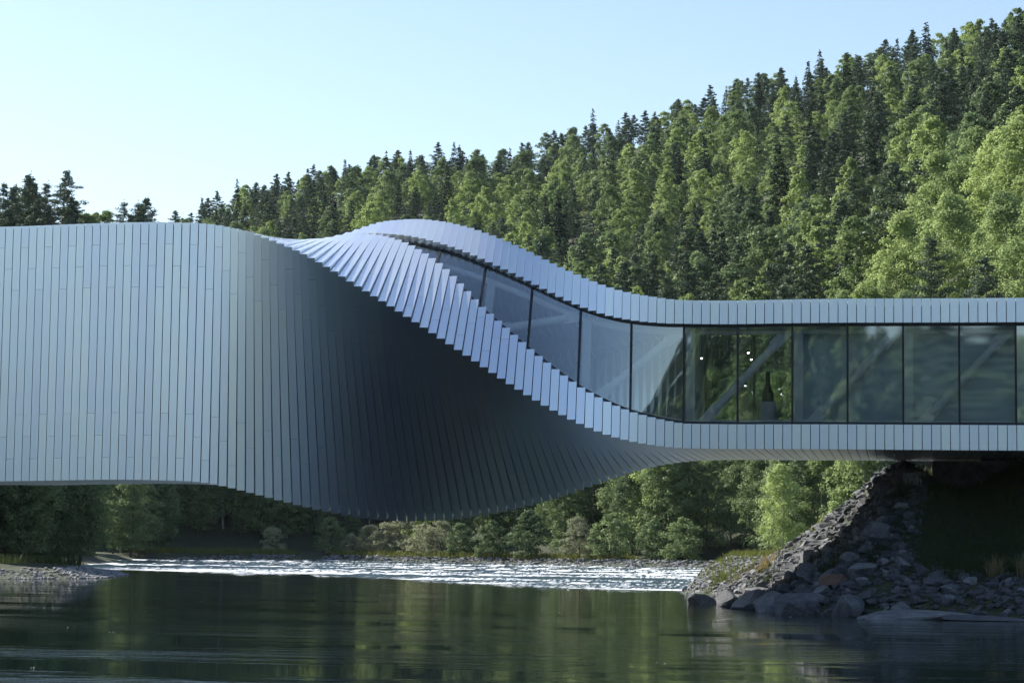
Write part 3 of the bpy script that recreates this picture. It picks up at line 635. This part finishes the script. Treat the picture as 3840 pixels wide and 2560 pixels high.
# ------------------------------------------------------------------ wood behind the camera (seen in the glass and lighting the facade)
def gn_forest(name, pts, src, label):
    q = np.random.default_rng(len(pts)); P = np.array([(x, y, hgt(x, y)-.4) for x, y, _ in pts])
    me = bpy.data.meshes.new(name); me.vertices.add(len(P)); me.vertices.foreach_set('co', P.astype(np.float32).ravel())
    at = me.attributes.new('size', 'FLOAT', 'POINT'); at.data.foreach_set('value', np.array([p[2] for p in pts], np.float32))
    at = me.attributes.new('turn', 'FLOAT_VECTOR', 'POINT'); at.data.foreach_set('vector', np.stack([0*P[:, 0], 0*P[:, 0], q.uniform(0, 6.28, len(P))], 1).astype(np.float32).ravel())
    o = link(bpy.data.objects.new(name, me)); ng = bpy.data.node_groups.new(name, 'GeometryNodeTree')
    ng.interface.new_socket('Geometry', in_out='INPUT', socket_type='NodeSocketGeometry'); ng.interface.new_socket('Geometry', in_out='OUTPUT', socket_type='NodeSocketGeometry')
    gi = ng.nodes.new('NodeGroupInput'); go = ng.nodes.new('NodeGroupOutput'); ip = ng.nodes.new('GeometryNodeInstanceOnPoints'); oi = ng.nodes.new('GeometryNodeObjectInfo'); oi.inputs['Object'].default_value = src; oi.inputs['As Instance'].default_value = True
    a1 = ng.nodes.new('GeometryNodeInputNamedAttribute'); a1.data_type = 'FLOAT'; a1.inputs['Name'].default_value = 'size'
    a2_ = ng.nodes.new('GeometryNodeInputNamedAttribute'); a2_.data_type = 'FLOAT_VECTOR'; a2_.inputs['Name'].default_value = 'turn'
    L = ng.links.new; L(gi.outputs[0], ip.inputs['Points']); L(oi.outputs['Geometry'], ip.inputs['Instance']); L(a1.outputs[0], ip.inputs['Scale']); L(a2_.outputs[0], ip.inputs['Rotation']); L(ip.outputs[0], go.inputs[0])
    md = o.modifiers.new('scatter', 'NODES'); md.node_group = ng; return tag(o, label, 'forest', kind='stuff')
pts = []
for yy in np.arange(-168, -450, -8.):
    for xx in np.arange(-190, 230, 8.):
        x = xx+random.uniform(-4, 4); y = yy+random.uniform(-4, 4)
        if shore_dist(np.array([x]), np.array([y]))[0] > 3 and not (x < -25 and y > -300): pts.append((x, y, random.uniform(.75, 1.25)))
random.shuffle(pts)
if left:
    for j, kd in enumerate(('birch_tree', 'pine_tree', 'pine_tree')):
        src = [o for o in COL.objects if o.name.startswith(kd) and o.type == 'MESH' and o.parent is None][j*7+3]
        gn_forest('distant_trees', [(x, y, random.uniform(.7, 1.02)) for x, y in left[j::3]], src, 'farthest %ss near the ridge, too many to count' % kd.replace('_tree', ' tree'))
FK = [(k, FAR[k][i]) for k, i in (('birch_tree', 0), ('pine_tree', 1), ('pine_tree', 3), ('spruce_tree', 2), ('aspen_tree', 4))]
for i, (k, me_) in enumerate(FK):
    src = bpy.data.objects.new(k, me_); x, y, s_ = pts[i]; src.location = (x, y, hgt(x, y)); link(src); tag(src, '%s %s at the edge of the wood on the near bank' % (nth('kb'+k), DESC[k]), 'tree')
    gn_forest('forest', pts[i+5::5], src, 'wood of %ss on the near bank, mirrored in the windows' % k.replace('_tree', ' tree'))
# ------------------------------------------------------------------ rocks
import bmesh
def rock_mesh(seed, sub=3, cuts=14, flat=.75, mat=None):
    q = np.random.default_rng(seed); bm = bmesh.new(); bmesh.ops.create_icosphere(bm, subdivisions=sub, radius=1)
    v = np.array([x.co[:] for x in bm.verts]); pn = unit(cuts, q); pd = q.uniform(.48, .82, cuts)
    for n, d in zip(pn, pd):
        t = v@n; ov = np.maximum(t-d, 0); v = v-ov[:, None]*n
    nz = sum(np.sin(v@unit(1, q)[0]*k+q.uniform(0, 6))*.035*3/k for k in (3, 5, 7, 9, 12)); v = v*(1+nz[:, None]); v *= np.array([1.15, .9, flat])
    for x, c in zip(bm.verts, v): x.co = c
    me = bpy.data.meshes.new('boulder'); bm.to_mesh(me); bm.free(); me.materials.append(mat or ROCK); return me
RM = [rock_mesh(i, 3, 12+i % 5, .62+.05*(i % 4)) for i in range(14)]
BROWN = m_plain('brown_stone', (.14, .085, .06), .85, var=.4, bump=.5)
def boulder(x, y, s, label, group='boulders of the riprap slope', z=None, mat=None, sq=(1, 1, 1), sink=.25):
    me = random.choice(RM)
    if mat: me = me.copy(); me.materials[0] = mat
    o = bpy.data.objects.new('boulder', me); s2 = s*.5
    o.location = (x, y, (hgt(x, y) if z is None else z)+s2*.35-s2*sink); tl = .5 if sq[2] > .5 else .05; o.rotation_euler = (random.uniform(-tl, tl), random.uniform(-tl, tl), random.uniform(0, 6.28) if sq[2] > .5 else random.uniform(-.15, .15)); o.scale = (s2*sq[0]*1.1, s2*sq[1]*1.1, s2*sq[2]*1.1)
    link(o); return tag(o, label, 'boulder', group)
# large waterline boulders, placed by eye along the toe of the embankment
for x, y, s, lab, mt in ((32.6, 9.5, 1.9, 'leftmost dark boulder at the tip of the embankment, touching the water', None), (34.2, 5.0, 2.1, 'large rounded boulder second from the tip of the embankment', None), (35.5, .8, 2.0, 'broad dark boulder at the waterline below the grass tuft', None), (36.4, -3., 2.2, 'wide layered boulder at the waterline', None), (37.9, -6.3, 2.5, 'biggest pale grey block at the waterline, square and cracked', None), (40.0, -8.3, 1.6, 'grey boulder right of the biggest block', None),
    (37.0, 0.2, 1.0, 'reddish brown stone wedged above the waterline boulders', BROWN), (39.3, -5.0, 1.3, 'dark brown stone behind the biggest block', BROWN), (40.6, -6.0, 1.35, 'tan upright stone right of the dark brown stone', None), (38.2, -2.2, 1.6, 'large pale boulder above the waterline row', None), (41.2, -3., 1.7, 'big blue-grey boulder half way up the slope', None), (41.6, .5, 1.3, 'pale stone high on the slope under the bridge', None)):
    boulder(x, y, s, lab, mat=mt, sink=.1)
n = 0; placed = []
q = np.random.default_rng(5); tries = 0
while n < 285 and tries < 20000:
    tries += 1
    x = q.uniform(31, 50); y = q.uniform(-12, 10)
    d = float(shore_dist(np.array([x]), np.array([y]))[0])
    if d < .05: continue
    if x > 43.4+.1*y and d > 2.6: continue
    s = float(np.clip(q.lognormal(-.6, .42), .32, 1.3))*(1.15 if d < 3 else .95)
    if any((x-a)**2+(y-b)**2 < ((s+c)*.36)**2 for a, b, c in placed): continue
    placed.append((x, y, s)); n += 1
    boulder(x, y, s, '%s %s boulder %s' % ('large' if s > 1.1 else 'medium' if s > .65 else 'small', 'blue-grey angular', 'at the waterline foot of the embankment' if d < 1.5 else 'low on the embankment' if d < 4 else 'on the upper embankment under the bridge'), 'boulders of the embankment, '+('large' if s > 1.1 else 'medium' if s > .65 else 'small'))
# flat slab at the waterline
boulder(42.4, -10.6, 3.6, 'long flat rock slab lying in the water in front of the embankment', z=-.12, sq=(1.5, .6, .22))
boulder(45.4, -11.3, 2.6, 'second low flat slab at the water, right of the long one', z=-.1, sq=(1.4, .6, .2))
# sunlit pale rock at the tip
boulder(29.0, 52, 2.4, 'dark rock standing at the far left tip of the bank by the bright water', z=.1); boulder(30.6, 48, 3.0, 'sunlit pale rock at the tip of the bank', z=.1)
# rubble: stuff
def rubble(name, pts, seed, mat, label):
    q = np.random.default_rng(seed); base = [rock_mesh(900+i, 1, 7, .7, mat) for i in range(5)]
    B = []
    for m_ in base:
        v = np.empty(len(m_.vertices)*3, np.float32); m_.vertices.foreach_get('co', v); f = np.array([p.vertices[:] for p in m_.polygons]); B.append((v.reshape(-1, 3), f))
    V, F = [], []; n = 0
    for x, y, z, s in pts:
        v, f = B[q.integers(5)]; a = q.uniform(0, 6.28); c, s_ = np.cos(a), np.sin(a); M_ = np.array([[c, -s_, 0], [s_, c, 0], [0, 0, 1]]); V.append((v*np.array([s, s*q.uniform(.6, 1), s*q.uniform(.5, 1)]))@M_.T+np.array([x, y, z])); F.append(f+n); n += len(v)
    return tag(link(bpy.data.objects.new(name, mesh_np(name, np.concatenate(V), np.concatenate(F), mat))), label, 'rubble', kind='stuff')
q = np.random.default_rng(15); xs = q.uniform(30, 52, 15000); ys = q.uniform(-13, 16, 15000); ds = shore_dist(xs, ys); hs = height(xs, ys)
ok = (ds > -.2) & ((xs < 43.6+.1*ys) | (ds < 3.0)); ss = np.clip(q.lognormal(-1.75, .5, 15000), .05, .42)
rubble('rubble', list(zip(xs[ok], ys[ok], hs[ok], ss[ok])), 1, ROCK, 'small broken stones filling the embankment between the boulders')
q = np.random.default_rng(25); xs = q.uniform(27, 42, 9000); ys = q.uniform(9, 62, 9000); ds = shore_dist(xs, ys); hs = height(xs, ys)
ok = (ds > -.2) & (ds < 7); rubble('bank_stones', list(zip(xs[ok], ys[ok], hs[ok], np.clip(q.lognormal(-2., .5, 9000), .05, .35)[ok])), 7, GRAVEL, 'pale sunlit stones along the edge of the right bank behind the embankment')
def strip_pts(poly, n, w0, w1, smin, smax, q):
    o = []
    P = np.array(poly); seg = np.linalg.norm(np.diff(P, axis=0), axis=1); cum = np.concatenate([[0], np.cumsum(seg)])
    for _ in range(n):
        t = q.uniform(0, cum[-1]); i = min(np.searchsorted(cum, t)-1, len(seg)-1); i = max(i, 0); f = (t-cum[i])/seg[i]; p = P[i]+(P[i+1]-P[i])*f; nr = np.array([-(P[i+1]-P[i])[1], (P[i+1]-P[i])[0]])/seg[i]
        k = q.uniform(w0, w1); x, y = p+nr*k; o.append((x, y, max(hgt(x, y), 0)+.02, q.uniform(smin, smax)))
    return o
q = np.random.default_rng(16)
rubble('shore_gravel', strip_pts([(-16, 20), (-21, 46), (-16.6, 54), (-21, 73), (-30, 95)], 2200, -.4, 3.2, .06, .22, q), 2, GRAVEL, 'pale gravel and stones along the left river bar')
rubble('far_shore_gravel', strip_pts([(-66, 226), (-51, 246), (-15, 224), (18.5, 194), (60, 172)], 2600, -.8, 5, .12, .45, q), 3, GRAVEL, 'line of pale stones along the far shore')
# dark concrete abutment, added to fill the bright gap under the right end
ab = empty('abutment', (52, 2.5, 6.2)); tag(ab, 'dark concrete abutment added to fill the bright gap under the right wing', 'abutment')
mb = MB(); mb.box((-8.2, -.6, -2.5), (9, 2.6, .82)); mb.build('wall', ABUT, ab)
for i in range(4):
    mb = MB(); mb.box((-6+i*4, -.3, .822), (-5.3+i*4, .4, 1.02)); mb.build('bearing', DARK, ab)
# ------------------------------------------------------------------ grass
def grass(name, pts, hgt_, wd, mat, label, seed=1, cat='grass', kind='stuff'):
    q = np.random.default_rng(seed); p = np.array(pts); n = len(p); a = q.uniform(0, 6.28, n); hh = hgt_*q.uniform(.5, 1.3, n); le = q.normal(0, .35, (n, 2))*hh[:, None]
    t = np.stack([np.cos(a), np.sin(a), 0*a], 1)*wd; tip = p+np.concatenate([le, hh[:, None]], 1); mid = p+np.concatenate([le*.35, hh[:, None]*.6], 1)
    v = np.stack([p-t, p+t, mid+t*.6, tip, mid-t*.6], 1).reshape(-1, 3); i = np.arange(n)*5
    f = np.concatenate([np.stack([i, i+1, i+2, i+4], 1)]); f2 = np.stack([i+4, i+2, i+3, i+3], 1)
    me = mesh_np(name, v, f, mat); 
    # tips as thin quads
    v2 = np.stack([mid-t*.6, mid+t*.6, tip+t*.1, tip-t*.1], 1).reshape(-1, 3); j = np.arange(n)*4
    me = mesh_np(name, np.concatenate([v, v2]), np.concatenate([f, np.stack([j, j+1, j+2, j+3], 1)+len(v)]), mat)
    return tag(link(bpy.data.objects.new(name, me)), label, cat, kind=kind)
q = np.random.default_rng(31); n = 26000; xs = q.uniform(41, 54, n); ys = q.uniform(-12, 12, n); ds = shore_dist(xs, ys); hs = height(xs, ys)
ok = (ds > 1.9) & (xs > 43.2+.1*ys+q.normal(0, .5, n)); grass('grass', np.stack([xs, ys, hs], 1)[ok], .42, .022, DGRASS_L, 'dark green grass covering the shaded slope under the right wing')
q = np.random.default_rng(41); n = 14000; xs = q.uniform(27, 44, n); ys = q.uniform(10, 62, n); ds = shore_dist(xs, ys); hs = height(xs, ys)
ok = (ds > .8) & (q.uniform(0, 1, n) < .5+.6*lump(xs, ys, 3.5, 4)); grass('bank_grass', np.stack([xs, ys, hs], 1)[ok], .42, .03, GRASS_L, 'uneven sunlit grass along the edge of the right bank behind the embankment', 9)
def tuft(x, y, r0, n, h, mat, label, grp='grass tufts on the embankment', wd=.018):
    q = np.random.default_rng(int(abs(x*97+y*31))); a = q.uniform(0, 6.28, n); rr = r0*np.sqrt(q.uniform(0, 1, n)); px_ = np.stack([rr*np.cos(a), rr*np.sin(a), 0*a], 1)
    wz = height(x+px_[:, 0], y+px_[:, 1]); z0 = hgt(x, y); px_[:, 2] = wz-z0
    o = grass('grass_tuft', px_, h, wd, mat, label, int(x*10), 'grass', None); o.location = (x, y, z0); o['group'] = grp; return o
for x, y, r0, h, mt, lab in ((36.9, -.5, .8, .45, DGRASS_L, 'dark green grass tuft in the gap above the brown stone'), (39.4, -2.4, .9, .5, DGRASS_L, 'wide dark grass tuft in the middle of the boulders'), (41.0, -5., .8, .45, DGRASS_L, 'dark grass tuft right of the centre of the rocks'), (38.6, 2.6, .9, .45, DGRASS_L, 'green tuft high on the left edge of the rocks'), (42.2, -1.0, .8, .5, DGRASS_L, 'grass tuft near the top of the rocks'), (35.4, 6.0, 1.1, .55, DGRASS_L, 'shaded tuft at the left edge of the embankment'),
    (33.9, 15., .8, .4, DRY_L, 'sunlit dry grass at the left tip of the bank'), (32.4, 21., 1.0, .45, GRASS_L, 'sunlit yellow-green grass low at the tip of the bank'), (35.4, 12., .5, .7, DRY_L, 'tall straw-coloured grass stems on the bank edge'), (46.2, -8.0, .35, .8, DRY_L, 'pale dry seed stems on the dark ledge'), (47.4, -8.2, .4, .9, DRY_L, 'second clump of dry stems on the dark ledge'), (34.4, 26., 1.2, .5, GRASS_L, 'green grass behind the tip of the bank')):
    tuft(x, y, r0, int(260*r0), h, mt, lab)
# sunlit meadow edge on the far shore and left bar
q = np.random.default_rng(33)
p = strip_pts([(-72, 226), (-51, 246), (-15, 224), (0, 212)], 9000, 3.5, 9, .1, .2, q); grass('far_bank_grass', [(a, b, c) for a, b, c, _ in p], .8, .05, GRASS_L, 'yellow-green grass strip on the far shore', 3)
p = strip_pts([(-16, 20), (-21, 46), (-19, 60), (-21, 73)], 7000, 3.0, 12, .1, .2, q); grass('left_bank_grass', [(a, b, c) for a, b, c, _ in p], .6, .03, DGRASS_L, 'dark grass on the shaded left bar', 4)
# bushes on the right bank behind the embankment (sunlit)
for x, y, sc, k, lab in ((38.6, 14, .42, 'willow_shrub', 'sunlit yellow-green bush at the edge of the rock slope'), (39.8, 16, .55, 'willow_shrub', 'pale sunlit bush behind the rock slope'), (41.5, 19, .7, 'alder_shrub', 'green bush behind the top of the rock slope')):
    put_near(k, x, y, sc, lab, 'bushes behind the rock slope', 'bush')


# small flecks of foam drifting on the pool
q = np.random.default_rng(77); mb = MB()
for i in range(11):
    rr = q.uniform(45, 110); px = q.uniform(0, 3800); x, y = pxy(px, rr)
    if float(shore_dist(np.array([x]), np.array([y]))[0]) > -1.5: continue
    for j in range(q.integers(1, 3)):
        r_ = q.uniform(.008, .02); c = np.array([x+q.normal()*.2, y+q.normal()*.15, .0]); mb.tube(c, c+np.array([0, 0, .012]), r_, r_*.6, n=6)
tag(mb.build('foam_flecks', m_plain('foam', (.8, .82, .82), .8, var=.05)), 'tiny white flecks of foam drifting on the dark pool', 'foam', kind='stuff')
# ------------------------------------------------------------------ haze: air in the valley
HZ = NT('valley_air'); pv = HZ.n('ShaderNodeVolumePrincipled'); pv.inputs['Color'].default_value = (.72, .86, 1, 1); pv.inputs['Density'].default_value = .000025; pv.inputs['Anisotropy'].default_value = .1
HZ.l(pv.outputs[0], HZ.out.inputs['Volume'])
mb = MB(); mb.box((-3100, -3100, -120), (3100, 4100, 420)); hz = mb.build('haze', HZ.m); tag(hz, kind='stuff', label='thin air haze filling the valley')
